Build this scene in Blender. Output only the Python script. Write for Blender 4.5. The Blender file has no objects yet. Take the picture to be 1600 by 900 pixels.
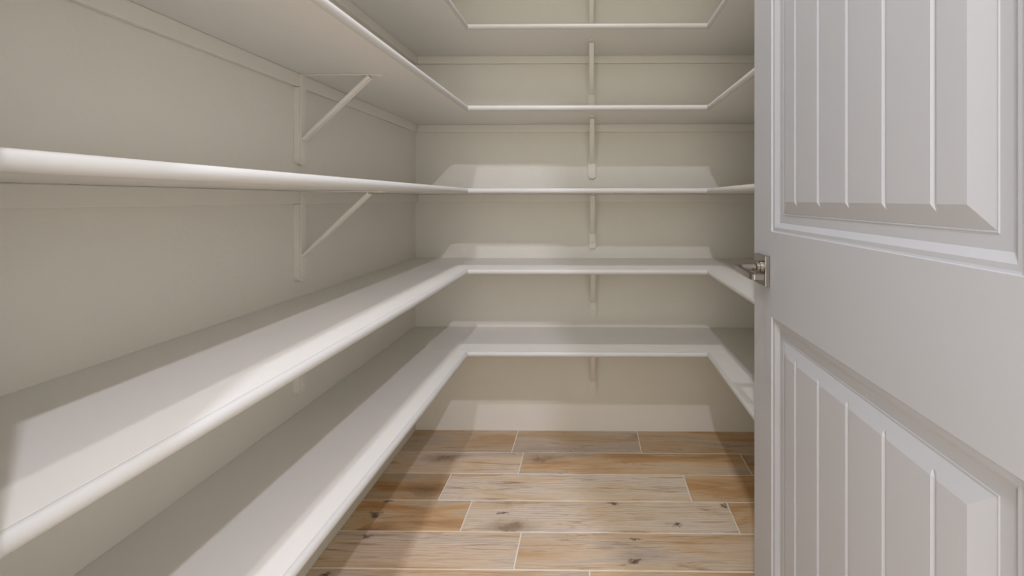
import bpy, bmesh, math, random
from mathutils import Vector
random.seed(7)
S = bpy.context.scene
C = S.collection

# ---------------------------------------------------------------- camera, world, lights, exposure
CAMZ = 1.08
cam_d = bpy.data.cameras.new('camera')
cam = bpy.data.objects.new('camera', cam_d); C.objects.link(cam)
cam.location = (0, 0, CAMZ)
cam.rotation_euler = (math.pi/2, 0, 0.0116)
cam_d.sensor_width = 36; cam_d.lens = 706/1600*36
cam_d.shift_x = (800-914.77)/1600
cam_d.shift_y = (311.04-450)/1600
cam_d.clip_start = 0.01
S.camera = cam
S.view_settings.view_transform = 'Standard'
S.view_settings.look = 'None'
S.view_settings.exposure = 0.0
S.view_settings.gamma = 1
S.view_settings.use_curve_mapping = False
w = bpy.data.worlds.new('hall_ambient'); S.world = w; w.use_nodes = True
bgn = w.node_tree.nodes['Background']
bgn.inputs[0].default_value = (1.0, 0.985, 0.94, 1); bgn.inputs[1].default_value = 2.45

CEIL = 2.72
LIGHTS = [   # x, y, watts, colour, label
    (-0.15, -0.50, 23, (0.92, 0.945, 1.11), 'round recessed ceiling light outside the pantry doorway, centred on the opening'),
    (0.70, -0.62, 37, (0.94, 0.925, 1.11), 'round recessed ceiling light outside the pantry, beyond the hinge side of the door'),
    (-0.06, 1.15, 9, (0.99, 0.98, 1.0), 'round recessed ceiling light in the middle of the pantry ceiling'),
]

# ---------------------------------------------------------------- materials
def mat(name, rgb, rough=.5, metal=0., bump=None, spec=.5):
    m = bpy.data.materials.new(name); m.use_nodes = True
    nt = m.node_tree; b = nt.nodes['Principled BSDF']
    b.inputs['Base Color'].default_value = (*rgb, 1)
    b.inputs['Roughness'].default_value = rough
    b.inputs['Metallic'].default_value = metal
    b.inputs['Specular IOR Level'].default_value = spec
    if bump:
        sc, st, dist = bump
        tc = nt.nodes.new('ShaderNodeTexCoord')
        n = nt.nodes.new('ShaderNodeTexNoise'); n.inputs['Scale'].default_value = sc; n.inputs['Detail'].default_value = 3
        bp = nt.nodes.new('ShaderNodeBump'); bp.inputs['Strength'].default_value = st; bp.inputs['Distance'].default_value = dist
        nt.links.new(tc.outputs['Object'], n.inputs['Vector'])
        nt.links.new(n.outputs[0], bp.inputs['Height'])
        nt.links.new(bp.outputs[0], b.inputs['Normal'])
        mx = nt.nodes.new('ShaderNodeMix'); mx.data_type = 'RGBA'
        n2 = nt.nodes.new('ShaderNodeTexNoise'); n2.inputs['Scale'].default_value = sc*.12; n2.inputs['Detail'].default_value = 4
        nt.links.new(tc.outputs['Object'], n2.inputs['Vector'])
        nt.links.new(n2.outputs[0], mx.inputs[0])
        mx.inputs[6].default_value = (*[c*.97 for c in rgb], 1); mx.inputs[7].default_value = (*[min(1, c*1.02) for c in rgb], 1)
        nt.links.new(mx.outputs[2], b.inputs['Base Color'])
    return m

M_wall = mat('wall_paint', (.75, .715, .63), .75, bump=(95, .35, .0025), spec=.3)
M_ceil = mat('ceiling_paint', (.80, .78, .73), .9, bump=(80, .3, .002))
M_shelf = mat('shelf_paint', (.74, .72, .67), .42, bump=(30, .12, .001))
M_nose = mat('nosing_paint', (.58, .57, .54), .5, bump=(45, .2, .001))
M_bracket = mat('bracket_paint', (.76, .725, .64), .42, bump=(160, .3, .0008))
M_door = mat('door_paint', (.46, .464, .487), .4, bump=(60, .10, .0006))
M_nickel = mat('satin_nickel', (.36, .33, .30), .22, 1.0)
M_dark = mat('dark_recess', (.03, .025, .02), .6)
M_grout = mat('grout', (.82, .76, .66), .85, bump=(200, .3, .001))
M_trimring = mat('lamp_trim', (.8, .8, .78), .4)
M_emit = bpy.data.materials.new('lamp_lens'); M_emit.use_nodes = True
_b = M_emit.node_tree.nodes['Principled BSDF']
_b.inputs['Emission Color'].default_value = (1, .95, .85, 1); _b.inputs['Emission Strength'].default_value = 4

def wood():
    m = bpy.data.materials.new('wood_look_tile'); m.use_nodes = True
    nt = m.node_tree; N = nt.nodes; L = nt.links; b = N['Principled BSDF']
    tc = N.new('ShaderNodeTexCoord'); oi = N.new('ShaderNodeObjectInfo')
    off = N.new('ShaderNodeVectorMath'); off.operation = 'SCALE'; off.inputs[0].default_value = (37, 21, 13)
    L.new(oi.outputs['Random'], off.inputs['Scale'])
    add = N.new('ShaderNodeVectorMath'); add.operation = 'ADD'
    L.new(tc.outputs['Object'], add.inputs[0]); L.new(off.outputs[0], add.inputs[1])
    def mapping(sc):
        mp = N.new('ShaderNodeMapping'); mp.inputs['Scale'].default_value = sc
        L.new(add.outputs[0], mp.inputs['Vector']); return mp.outputs[0]
    def noise(sc, scale, detail=5, rough=.6, dist=0):
        n = N.new('ShaderNodeTexNoise'); n.inputs['Scale'].default_value = scale; n.inputs['Detail'].default_value = detail
        n.inputs['Roughness'].default_value = rough; n.inputs['Distortion'].default_value = dist
        L.new(mapping(sc), n.inputs['Vector']); return n.outputs[0]
    def ramp(f, stops):
        r = N.new('ShaderNodeValToRGB'); e = r.color_ramp.elements
        e[0].position = stops[0][0]; e[0].color = (*stops[0][1], 1)
        e[1].position = stops[-1][0]; e[1].color = (*stops[-1][1], 1)
        for p, c in stops[1:-1]:
            q = e.new(p); q.color = (*c, 1)
        L.new(f, r.inputs[0]); return r.outputs[0]
    def mix(f, a, c, mode='MIX'):
        x = N.new('ShaderNodeMix'); x.data_type = 'RGBA'; x.blend_type = mode
        if isinstance(f, float): x.inputs[0].default_value = f
        else: L.new(f, x.inputs[0])
        for s, v in ((6, a), (7, c)):
            if isinstance(v, tuple): x.inputs[s].default_value = (*v, 1)
            else: L.new(v, x.inputs[s])
        return x.outputs[2]
    sep = N.new('ShaderNodeSeparateColor'); L.new(oi.outputs['Color'], sep.inputs[0])
    patch = noise((1.3, 7, 1), 1.5, 5, .5, .8)           # greyed / golden zones along the board
    gold = ramp(patch, [(.34, (.54, .28, .09)), (.47, (.68, .45, .24)), (.58, (.68, .52, .34)), (.70, (.50, .41, .33))])
    pale = ramp(patch, [(.34, (.70, .53, .34)), (.45, (.74, .62, .48)), (.57, (.72, .62, .52)), (.70, (.60, .53, .47))])
    base = mix(sep.outputs[0], pale, gold)
    tone = N.new('ShaderNodeCombineColor')
    for q_ in range(3): L.new(sep.outputs[1], tone.inputs[q_])
    base = mix(1.0, base, tone.outputs[0], 'MULTIPLY')
    streak = noise((1.6, 22, 1), 1.6, 7, .62, 1.6)
    base = mix(ramp(streak, [(.33, (.75, .75, .75)), (.45, (0, 0, 0))]), base, (.33, .18, .08))
    fine = noise((9, 190, 1), 1.5, 4, .7, .3)
    base = mix(ramp(fine, [(.40, (.30, .30, .30)), (.56, (0, 0, 0))]), base, (.40, .30, .20))
    # cathedral growth rings
    wv = N.new('ShaderNodeTexWave'); wv.wave_type = 'RINGS'; wv.inputs['Scale'].default_value = 4.2
    wv.inputs['Distortion'].default_value = 7; wv.inputs['Detail'].default_value = 3; wv.inputs['Detail Scale'].default_value = 1.2
    L.new(mapping((.9, 7, 1)), wv.inputs['Vector'])
    base = mix(ramp(wv.outputs['Fac'], [(.0, (.30, .30, .30)), (.30, (0, 0, 0))]), base, (.40, .29, .19))
    # knots: a few cells only, ragged and elongated along the grain
    wob = N.new('ShaderNodeVectorMath'); wob.operation = 'ADD'
    nn = N.new('ShaderNodeTexNoise'); nn.inputs['Scale'].default_value = 17; nn.inputs['Detail'].default_value = 6; nn.inputs['Roughness'].default_value = .7
    L.new(add.outputs[0], nn.inputs['Vector'])
    sc2 = N.new('ShaderNodeVectorMath'); sc2.operation = 'SCALE'; sc2.inputs['Scale'].default_value = .09
    L.new(nn.outputs[1], sc2.inputs[0]); L.new(add.outputs[0], wob.inputs[0]); L.new(sc2.outputs[0], wob.inputs[1])
    def knots(sc, thr, stops, col, base):
        mp = N.new('ShaderNodeMapping'); mp.inputs['Scale'].default_value = sc
        vo = N.new('ShaderNodeTexVoronoi'); vo.voronoi_dimensions = '2D'; vo.inputs['Scale'].default_value = 1
        L.new(wob.outputs[0], mp.inputs['Vector']); L.new(mp.outputs[0], vo.inputs['Vector'])
        sp = N.new('ShaderNodeSeparateColor'); L.new(vo.outputs['Color'], sp.inputs[0])
        g = N.new('ShaderNodeMath'); g.operation = 'LESS_THAN'; L.new(sp.outputs[0], g.inputs[0])
        t = N.new('ShaderNodeMath'); t.operation = 'MULTIPLY'; t.inputs[1].default_value = thr; L.new(sep.outputs[2], t.inputs[0])
        L.new(t.outputs[0], g.inputs[1])
        k = N.new('ShaderNodeMath'); k.operation = 'MULTIPLY'
        L.new(ramp(vo.outputs['Distance'], stops), k.inputs[0]); L.new(g.outputs[0], k.inputs[1])
        return mix(k.outputs[0], base, col)
    base = knots((2.3, 7, 1), .45, [(.05, (.75, .75, .75)), (.12, (.4, .4, .4)), (.30, (0, 0, 0))], (.20, .12, .065), base)
    base = knots((5, 12, 1), .30, [(.04, (.9, .9, .9)), (.12, (0, 0, 0))], (.10, .07, .055), base)
    # thin dark cracks following the grain
    ck = noise((.8, 16, 1), 2.0, 3, .5, 1.6)
    sub = N.new('ShaderNodeMath'); sub.operation = 'SUBTRACT'; sub.inputs[1].default_value = .5; L.new(ck, sub.inputs[0])
    ab = N.new('ShaderNodeMath'); ab.operation = 'ABSOLUTE'; L.new(sub.outputs[0], ab.inputs[0])
    gate = noise((1.6, 5, 1), 1.8, 2)
    crk = mix(1.0, ramp(ab.outputs[0], [(.0, (.6, .6, .6)), (.014, (0, 0, 0))]), ramp(gate, [(.50, (0, 0, 0)), (.62, (1, 1, 1))]), 'MULTIPLY')
    base = mix(crk, base, (.16, .09, .04))
    L.new(base, b.inputs['Base Color'])
    b.inputs['Roughness'].default_value = .5
    b.inputs['Specular IOR Level'].default_value = .35
    bp = N.new('ShaderNodeBump'); bp.inputs['Strength'].default_value = .25; bp.inputs['Distance'].default_value = .0012
    L.new(fine, bp.inputs['Height']); L.new(bp.outputs[0], b.inputs['Normal'])
    return m
M_wood = wood()

# ---------------------------------------------------------------- helpers
def obj(name, bm, m, parent=None, smooth=False, bevel=0, seg=2):
    me = bpy.data.meshes.new(name)
    bmesh.ops.remove_doubles(bm, verts=bm.verts, dist=1e-6)
    bmesh.ops.recalc_face_normals(bm, faces=bm.faces)
    bm.to_mesh(me); bm.free(); me.materials.append(m)
    o = bpy.data.objects.new(name, me); C.objects.link(o)
    if smooth:
        for p in me.polygons: p.use_smooth = True
        me.set_sharp_from_angle(angle=math.radians(40))
    if bevel:
        md = o.modifiers.new('bevel', 'BEVEL'); md.width = bevel; md.segments = seg; md.limit_method = 'ANGLE'
    if parent: 
        o.parent = parent
        o.matrix_parent_inverse = parent.matrix_world.inverted() if parent.type == 'EMPTY' else parent.matrix_world.inverted()
    return o
def root(name, loc):
    o = bpy.data.objects.new(name, None); C.objects.link(o); o.location = loc
    o.empty_display_size = .05
    bpy.context.view_layer.update()
    return o
def tag(o, label, cat, group=None):
    o['label'] = label; o['category'] = cat
    if group: o['group'] = group
    return o
def box(bm, x0, x1, y0, y1, z0, z1):
    v = [bm.verts.new(p) for p in ((x0,y0,z0),(x1,y0,z0),(x1,y1,z0),(x0,y1,z0),(x0,y0,z1),(x1,y0,z1),(x1,y1,z1),(x0,y1,z1))]
    for f in ((0,3,2,1),(4,5,6,7),(0,1,5,4),(1,2,6,5),(2,3,7,6),(3,0,4,7)): bm.faces.new([v[i] for i in f])
    return bm
def B(*a): return box(bmesh.new(), *a)
def loft(bm, rings, cap=True, closed=True):
    """rings: lists of points with equal count"""
    R = [[bm.verts.new(p) for p in r] for r in rings]
    n = len(R[0])
    for a, b in zip(R, R[1:]):
        for i in range(n if closed else n-1):
            j = (i+1) % n
            bm.faces.new((a[i], a[j], b[j], b[i]))
    if cap:
        bm.faces.new(R[0][::-1]); bm.faces.new(R[-1])
    return bm
def struct(o): o['kind'] = 'structure'; return o

# ---------------------------------------------------------------- room dimensions
YW = 2.106; XL = -.82; XR = .82; YF = .30; YH = .16      # back wall, side walls, front wall inner / hall face
JL, JR = -.408, .452                                       # doorway jambs
DH = 2.375                                                # doorway head

struct(obj('wall_back', B(XL-.12, XR+.12, YW, YW+.12, -.05, CEIL), M_wall))
struct(obj('wall_left', B(XL-.12, XL, YH, YW, -.05, CEIL), M_wall))
struct(obj('wall_right', B(XR, XR+.12, YH, YW, -.05, CEIL), M_wall))
bm = bmesh.new()
box(bm, -1.6, JL-.02, YH, YF, -.05, CEIL); box(bm, JR+.02, 1.6, YH, YF, -.05, CEIL); box(bm, JL-.02, JR+.02, YH, YF, DH+.02, CEIL)
struct(obj('wall_front', bm, M_wall))
bm = bmesh.new()
box(bm, -1.6, 1.6, -3.2, YW+.12, CEIL, CEIL+.12)
struct(obj('ceiling', bm, M_ceil))
# door jamb lining and hall casing
bm = bmesh.new()
box(bm, JL-.02, JL, YH-.003, YF+.003, 0, DH+.02); box(bm, JR, JR+.02, YH-.003, YF+.003, 0, DH+.02); box(bm, JL, JR, YH-.003, YF+.003, DH, DH+.02)
struct(obj('trim_1', bm, M_door))
bm = bmesh.new()
box(bm, JL-.075, JL-.006, YH-.016, YH-.003, 0, DH+.075); box(bm, JR+.006, JR+.075, YH-.016, YH-.003, 0, DH+.075); box(bm, JL-.006, JR+.006, YH-.016, YH-.003, DH+.006, DH+.075)
struct(obj('trim_2', bm, M_door, bevel=.003))

# ---------------------------------------------------------------- floor: grout bed + wood look tiles
floor = struct(obj('floor', B(-1.6, 1.6, -3.2, YW+.12, -.05, -.0012), M_grout))
rows = [(2.106, 1.923, [-.338, .216]), (1.923, 1.773, [-.285, .633]), (1.773, 1.615, [-.548, .362]),
        (1.615, 1.463, [-.425, .483]), (1.463, 1.314, [-.225, .69]), (1.314, 1.162, [-.003])]
y = 1.162; k = 0
offs = [.42, -.33, .17, -.09, .33, -.26, .05]
while y > -1.2:
    rows.append((y, y-.152, [offs[k % 7]])); y -= .152; k += 1
G = .0021
LOOK = {(0, 0): (.5, .85, .6), (0, 1): (.25, .85, .5), (0, 2): (.8, .88, .5),
        (1, 0): (.35, 1.02, .3), (1, 1): (.85, .95, 1), (1, 2): (.8, .8, .5),
        (2, 0): (1, .80, 1), (2, 1): (.0, 1.04, .15), (2, 2): (.9, .95, 1),  # first tile's tone lowered to deepen the shadow under the left shelves
        (3, 0): (1, .95, .5), (3, 1): (.08, 1.02, .9), (3, 2): (.9, .95, .3),
        (4, 0): (.3, 1.0, .3), (4, 1): (.5, .96, 1), (5, 0): (.6, .95, .5), (5, 1): (.8, .95, .5)}
for ri, (ya, yb, js) in enumerate(rows):
    lo, hi = (XL, XR) if yb > YF-.02 else (-1.45, 1.45)
    js = sorted(js)
    while js[0] - .917 > lo: js.insert(0, js[0]-.917)
    while js[-1] + .917 < hi: js.append(js[-1]+.917)
    js = [j for j in js if lo+.02 < j < hi-.02]
    ed = [lo] + js + [hi]
    for ti, (a, b) in enumerate(zip(ed, ed[1:])):
        x0 = a + (G if a > lo else .001); x1 = b - (G if b < hi else .001)
        y1 = ya - (G if ya < YW-.001 else .001); y0 = yb + G
        cx, cy = (x0+x1)/2, (y0+y1)/2; hx, hy = (x1-x0)/2, (y1-y0)/2; c = .0009
        bmt = bmesh.new()
        loft(bmt, [[(-hx,-hy,-.004),(hx,-hy,-.004),(hx,hy,-.004),(-hx,hy,-.004)],
                   [(-hx,-hy,-c),(hx,-hy,-c),(hx,hy,-c),(-hx,hy,-c)],
                   [(-hx+c,-hy+c,0),(hx-c,-hy+c,0),(hx-c,hy-c,0),(-hx+c,hy-c,0)]])
        o = obj('tile', bmt, M_wood); o.location = (cx, cy, 0); o.parent = floor
        o.color = (*LOOK.get((ri, ti), (random.random(), random.uniform(.86, 1.03), random.random())), 1)

# ---------------------------------------------------------------- shelves
T = .020                          # board thickness
NR = .0105                        # how far the half round nosing sticks out
XB_L, XB_R, YB = -.4885, .4612, 1.7685      # front edges of the boards
YE = 1.20                         # right hand run stops clear of the door swing
ZS = [2.085, 1.765, 1.4468, 1.1227, .8054, .4833]
WORDS = ['topmost', 'second from the top', 'third from the top', 'fourth from the top', 'fifth from the top', 'lowest']
LAB = {
 0: 'white U-shaped wall shelf, topmost of the six, just above the frame',
 1: 'white U-shaped wall shelf at the very top of the photo, seen from below',
 2: 'white U-shaped wall shelf with the upper left bracket under it, seen from below',
 3: 'white U-shaped wall shelf at eye level, seen edge on',
 4: 'white U-shaped wall shelf level with the door handle, second from the floor',
 5: 'white U-shaped wall shelf nearest the floor, lowest of the stack',
}
def nose_profile(zt):
    pts = [(0, zt - T - .0008), (.001, zt - T - .0008)]
    n = 10; r = (T + .0008)/2; zc = zt - r
    for i in range(n+1):
        a = -math.pi/2 + math.pi*i/n
        pts.append((.0022 + (NR-.0022)*math.cos(a), zc + r*math.sin(a)))
    pts.append((0, zt))
    return pts
CH, CT = .036, .015
for i, zt in enumerate(ZS):
    r = tag(root('wall_shelf', (0, YW, zt)), LAB[i], 'shelf', 'U-shaped pantry shelves stacked up the walls')
    e = .0006
    obj('back_board', B(XL, XR, YB, YW, zt-T, zt), M_shelf, r, bevel=.0008, seg=1)
    obj('side_board', B(XL, XB_L, YF, YB-e, zt-T, zt), M_shelf, r, bevel=.0008, seg=1)
    obj('side_board', B(XB_R, XR, YE, YB-e, zt-T, zt), M_shelf, r, bevel=.0008, seg=1)
    P = nose_profile(zt)
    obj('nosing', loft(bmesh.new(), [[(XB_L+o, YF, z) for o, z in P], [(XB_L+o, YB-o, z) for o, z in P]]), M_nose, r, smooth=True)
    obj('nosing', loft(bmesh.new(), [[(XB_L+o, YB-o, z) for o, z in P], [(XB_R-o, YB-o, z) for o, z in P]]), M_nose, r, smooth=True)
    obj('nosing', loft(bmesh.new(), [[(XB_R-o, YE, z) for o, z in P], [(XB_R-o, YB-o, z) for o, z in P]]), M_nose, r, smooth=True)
    zc = zt - T
    obj('cleat', B(XL+CT, XR-CT, YW-CT, YW, zc-CH, zc), M_bracket, r, bevel=.002)
    obj('cleat', B(XL, XL+CT, YF, YW, zc-CH, zc), M_bracket, r, bevel=.002)
    obj('cleat', B(XR-CT, XR, YE, YW, zc-CH, zc), M_bracket, r, bevel=.002)

# ---------------------------------------------------------------- brackets (local: wall at y=0, arm to -y, z down from the shelf)
def build_bracket(extra=0.):
    r = root('shelf_bracket', (0, 0, 0))
    leg = .250 + extra; W = .0355; bt = CT
    def strip_down(w, y0, y1, ztop, zbot, rnd):
        pr = [(-w/2, ztop), (-w/2, zbot+rnd)]
        for q in range(1, 6):
            a = math.pi + math.pi*q/6
            pr.append((w/2*math.cos(a), zbot + rnd + rnd*math.sin(a)))
        pr += [(w/2, zbot+rnd), (w/2, ztop)]
        return loft(bmesh.new(), [[(x, y0, z) for x, z in pr], [(x, y1, z) for x, z in pr]])
    obj('backing_strip', strip_down(W, -bt, 0, -CH-.001, -leg-.002, .014), M_bracket, r, bevel=.0012)
    obj('wall_plate', strip_down(.0235, -bt-.0032, -bt, -.0005, -leg+.008, .010), M_bracket, r, bevel=.0008)
    # top arm under the shelf
    obj('arm', B(-.0115, .0115, -.245, -bt, -.0038, -.0003), M_bracket, r, bevel=.0008)
    # ribbed diagonal brace with shallow channel
    ya, za, yb, zb = -.202, -.0035, -bt-.003, -.178-extra
    d = Vector((0, yb-ya, zb-za)).normalized(); n = Vector((0, d.z, -d.y))
    if n.y > 0: n = -n
    w2, h = .0105, .0075
    sec = [(-w2, 0), (-w2, h*.75), (-w2+.002, h), (w2-.002, h), (w2, h*.75), (w2, 0)]
    rg = []
    for (yy, zz) in ((ya, za), (yb, zb)):
        rg.append([(s, yy + n.y*q, min(zz + n.z*q, -.001)) for s, q in sec])
    obj('brace', loft(bmesh.new(), rg), M_bracket, r)
    def screw(p, axis):
        bm = bmesh.new(); rr = []
        for (t, rad) in ((0, .0042), (.0012, .0038), (.0018, .0022), (.0012, .0012)):
            ring = []
            for q in range(10):
                a = 2*math.pi*q/10; u, v = rad*math.cos(a), rad*math.sin(a)
                ring.append((p[0]+u, p[1]-t, p[2]+v) if axis == 'y' else (p[0]+u, p[1]+v, p[2]-t))
            rr.append(ring)
        loft(bm, rr); obj('screw', bm, M_bracket, r, smooth=True)
        # driver recess
    for z in (-.022, -.045, -leg+.026): screw((0, -bt-.0032, z), 'y')
    screw((0, -.229, -.0038), 'z')
    return r
def copy_tree(o, parent=None):
    c = o.copy(); C.objects.link(c)
    if parent: c.parent = parent
    for ch in o.children: copy_tree(ch, c)
    return c
proto = build_bracket(); protoL = build_bracket(.043)
used = [False]
def place(x, yy, zt, rz, label, group, p=None):
    if p is not None: o = p
    elif not used[0]: o = proto; used[0] = True
    else: o = copy_tree(proto)
    o.location = (x, yy, zt - T); o.rotation_euler = (0, 0, rz)
    tag(o, label, 'bracket', group)
BX = [.004, .004, .006, .008, .0105, .0105]
gB = 'brackets down the middle of the back wall'
place(BX[0], YW, ZS[0], 0, 'white shelf bracket cut off by the top edge of the photo, back wall', gB)
place(BX[1], YW, ZS[1], 0, 'white shelf bracket on back wall under the shelf nearest the top edge', gB)
place(BX[2], YW, ZS[2], 0, 'white shelf bracket on back wall just above the eye-level shelf', gB)
place(BX[3], YW, ZS[3], 0, 'white shelf bracket on back wall directly under the eye-level shelf', gB)
place(BX[4], YW, ZS[4], 0, 'white shelf bracket on back wall between the two lowest shelves', gB)
place(BX[5], YW, ZS[5], 0, 'white shelf bracket on back wall above the floor, lowest of the column', gB, protoL)
gL = 'brackets down the left wall'
place(XL, 1.254, ZS[2], math.pi/2, 'white triangular bracket on left wall, above the eye-level shelf', gL)
place(XL, 1.254, ZS[3], math.pi/2, 'white triangular bracket on left wall, hanging below the eye-level shelf', gL)
place(XL, 1.254, ZS[4], math.pi/2, 'bracket on left wall of which only the foot shows between lower shelves', gL)

# ---------------------------------------------------------------- door (opened 90 degrees, hinged at the right jamb)
DX0, DX1 = .410, .445; DY0, DY1 = .3245, 1.1365; DZ0, DZ1 = .010, 2.362
door = struct(root('door_1', (DX1, DY0, 0)))
PY0, PY1 = .4315, 1.0305
PANELS = [(1.006, 2.24), (.215, .813)]
obj('stile', B(DX0, DX1, DY0, PY0, DZ0, DZ1), M_door, door)
obj('stile', B(DX0, DX1, PY1, DY1, DZ0, DZ1), M_door, door)
obj('rail', B(DX0, DX1, PY0, PY1, DZ0, PANELS[1][0]), M_door, door)
obj('rail', B(DX0, DX1, PY0, PY1, PANELS[1][1], PANELS[0][0]), M_door, door)
obj('rail', B(DX0, DX1, PY0, PY1, PANELS[0][1], DZ1), M_door, door)
PROF = [(0, 0), (.0012, .0028), (.004, .0036), (.0105, .0036), (.0125, .0050), (.021, .0112), (.0380, .0112), (.0392, .0102), (.0404, .0102), (.041, .0110)]
def dx(side, d): return DX0 + d if side < 0 else DX1 - d
for (pz0, pz1) in PANELS:
    core = obj('panel_core', B(DX0+.0125, DX1-.0125, PY0, PY1, pz0, pz1), M_door, door)
    for side in (-1, 1):
        rings = []
        for s, d in PROF + [(.041, .0126), (0, .0126)]:
            x = dx(side, d)
            rings.append([(x, PY0+s, pz0+s), (x, PY1-s, pz0+s), (x, PY1-s, pz1-s), (x, PY0+s, pz1-s)])
        bm = loft(bmesh.new(), rings, cap=False)
        obj('panel_moulding', bm, M_door, door)
        # raised field backing, visible in the grooves
        f = .068; q = .0084
        xa, xb = sorted((dx(side, .0052), dx(side, .0126)))
        obj('groove_floor', B(xa, xb, PY0+f-q, PY1-f+q, pz0+f-q, pz1-f+q), M_door, door)
        cen = (PY0+PY1)/2; cuts = [cen + .0915*k for k in (-2, -1, 0, 1, 2)]; mq = .0086
        ed = [PY0+f] + cuts + [PY1-f]; foot = .041; c = .0050; fd = .0018; gd = .0048; g2 = .0022
        for n, (a, b) in enumerate(zip(ed, ed[1:])):
            bm = bmesh.new(); secs = []
            for (zf, ff) in ((pz0, 2), (pz0, 1), (pz0, 0), (pz1, 0), (pz1, 1), (pz1, 2)):
                sg = 1 if zf == pz0 else -1
                z = zf + sg*(f, f-mq, foot)[ff]
                sd = (fd, gd, .0110)[ff]; oy = (f, f-mq, foot)[ff]
                row = []
                if n == 0: row += [(PY0+foot, z, .0110), (PY0+oy, z, sd)]
                else: row += [(a+(g2 if ff == 0 else 0), z, (gd, gd, .0110)[ff]), (a+c, z, sd)]
                if n == 5: row += [(PY1-oy, z, sd), (PY1-foot, z, .0110)]
                else: row += [(b-c, z, sd), (b-(g2 if ff == 0 else 0), z, (gd, gd, .0110)[ff])]
                secs.append(row)
            V = [[bm.verts.new((dx(side, d), yy, z)) for yy, z, d in row] for row in secs]
            for r0, r1 in zip(V, V[1:]):
                for i in range(3): bm.faces.new((r0[i], r0[i+1], r1[i+1], r1[i]))
            # skirt to the core
            loop = V[0] + [q_[3] for q_ in V[1:-1]] + V[-1][::-1] + [q_[0] for q_ in V[-2:0:-1]]
            low = [bm.verts.new((dx(side, .0126), v.co.y, v.co.z)) for v in loop]
            m = len(loop)
            for i in range(m):
                j = (i+1) % m
                bm.faces.new((loop[i], low[i], low[j], loop[j]))
            obj('panel_board', bm, M_door, door)

# door handles
def cyl(bm, p, axis, secs, n=24):
    rr = []
    for t, rad in secs:
        ring = []
        for q in range(n):
            a = 2*math.pi*q/n; u, v = rad*math.cos(a), rad*math.sin(a)
            ring.append((p[0]+t, p[1]+u, p[2]+v) if axis == 'x' else (p[0]+u, p[1]+t, p[2]+v))
        rr.append(ring)
    return loft(bm, rr)
HY, HZ = 1.0725, .914
def handle(side):
    s = side; x0 = DX0 if s < 0 else DX1
    bm = bmesh.new(); xa, xb = sorted((x0, x0+s*.0105))
    h = obj('door_handle', box(bm, xa, xb, HY-.035, HY+.035, HZ-.035, HZ+.035), M_nickel, door, bevel=.0012)
    obj('collar', cyl(bmesh.new(), (x0, HY, HZ+.005), 'x', [(s*.010, .0155), (s*.0135, .0155), (s*.0142, .0135), (s*.0165, .0135), (s*.0172, .0155), (s*.0215, .0155), (s*.0225, .0142)]), M_nickel, h, smooth=True)
    obj('spindle', cyl(bmesh.new(), (x0, HY, HZ+.005), 'x', [(s*.022, .0085), (s*.0546, .0085), (s*.0555, .0070)]), M_nickel, h, smooth=True)
    # flat lever: runs towards the hinge and turns back to the door at its end
    xo, xi = x0+s*.066, x0+s*.0565
    path = [(xo, HY+.012), (xo, HY-.088), (xo-s*.002, HY-.0965), (xo-s*.007, HY-.100), (xo-s*.028, HY-.100), (xo-s*.0315, HY-.0965), (xo-s*.0285, HY-.092),
            (xi-s*.004, HY-.0905), (xi-s*.001, HY-.085), (xi, HY-.02), (xi, HY+.012)]
    def zc(yy): return HZ + .004 - .006*max(0, (HY-yy))/.1
    bm = loft(bmesh.new(), [[(x, yy, zc(yy)-.0062) for x, yy in path], [(x, yy, zc(yy)+.0062) for x, yy in path]])
    obj('lever', bm, M_nickel, h, bevel=.0008)
    obj('pin_hole', cyl(bmesh.new(), (x0+s*.0285, HY-.0084, HZ+.0015), 'y', [(0, .0017), (-.0004, .0017)], 12), M_dark, h)
handle(-1); handle(1)
bm = B(.4175, .4375, DY1, DY1+.0015, HZ-.028, HZ+.028)
obj('latch_plate', bm, M_nickel, door, bevel=.0008)
for zz in (.25, 1.22, 2.2):
    obj('hinge', cyl(bmesh.new(), (DX1+.006, DY0-.008, zz), 'y', [(0, .001), (.0005, .001)], 8) if False else B(DX1-.001, DX1+.006, DY0-.012, DY0+.03, zz-.05, zz+.05), M_nickel, door, bevel=.002)

# ---------------------------------------------------------------- ceiling lights
for (x, y, wt, col, lab) in LIGHTS:
    r = tag(root('ceiling_light', (x, y, CEIL)), lab, 'ceiling light', 'round recessed ceiling lights')
    bm = bmesh.new(); rr = []
    for rad, dz in ((.060, -.0005), (.078, -.0005), (.080, -.003), (.076, -.006), (.064, -.007), (.058, -.003)):
        rr.append([(x+rad*math.cos(2*math.pi*q/40), y+rad*math.sin(2*math.pi*q/40), CEIL+dz) for q in range(40)])
    loft(bm, rr, cap=False); obj('trim_ring', bm, M_trimring, r, smooth=True)
    bm = bmesh.new()
    loft(bm, [[(x+.057*math.cos(2*math.pi*q/32), y+.057*math.sin(2*math.pi*q/32), CEIL+dz) for q in range(32)] for dz in (-.0025, -.0005)])
    obj('lens', bm, M_emit, r)
    ld = bpy.data.lights.new('lamp', 'AREA'); ld.shape = 'DISK'; ld.size = .07; ld.energy = wt; ld.color = col
    lo = bpy.data.objects.new('lamp', ld); C.objects.link(lo); lo.location = (0, 0, -.010); lo.parent = r
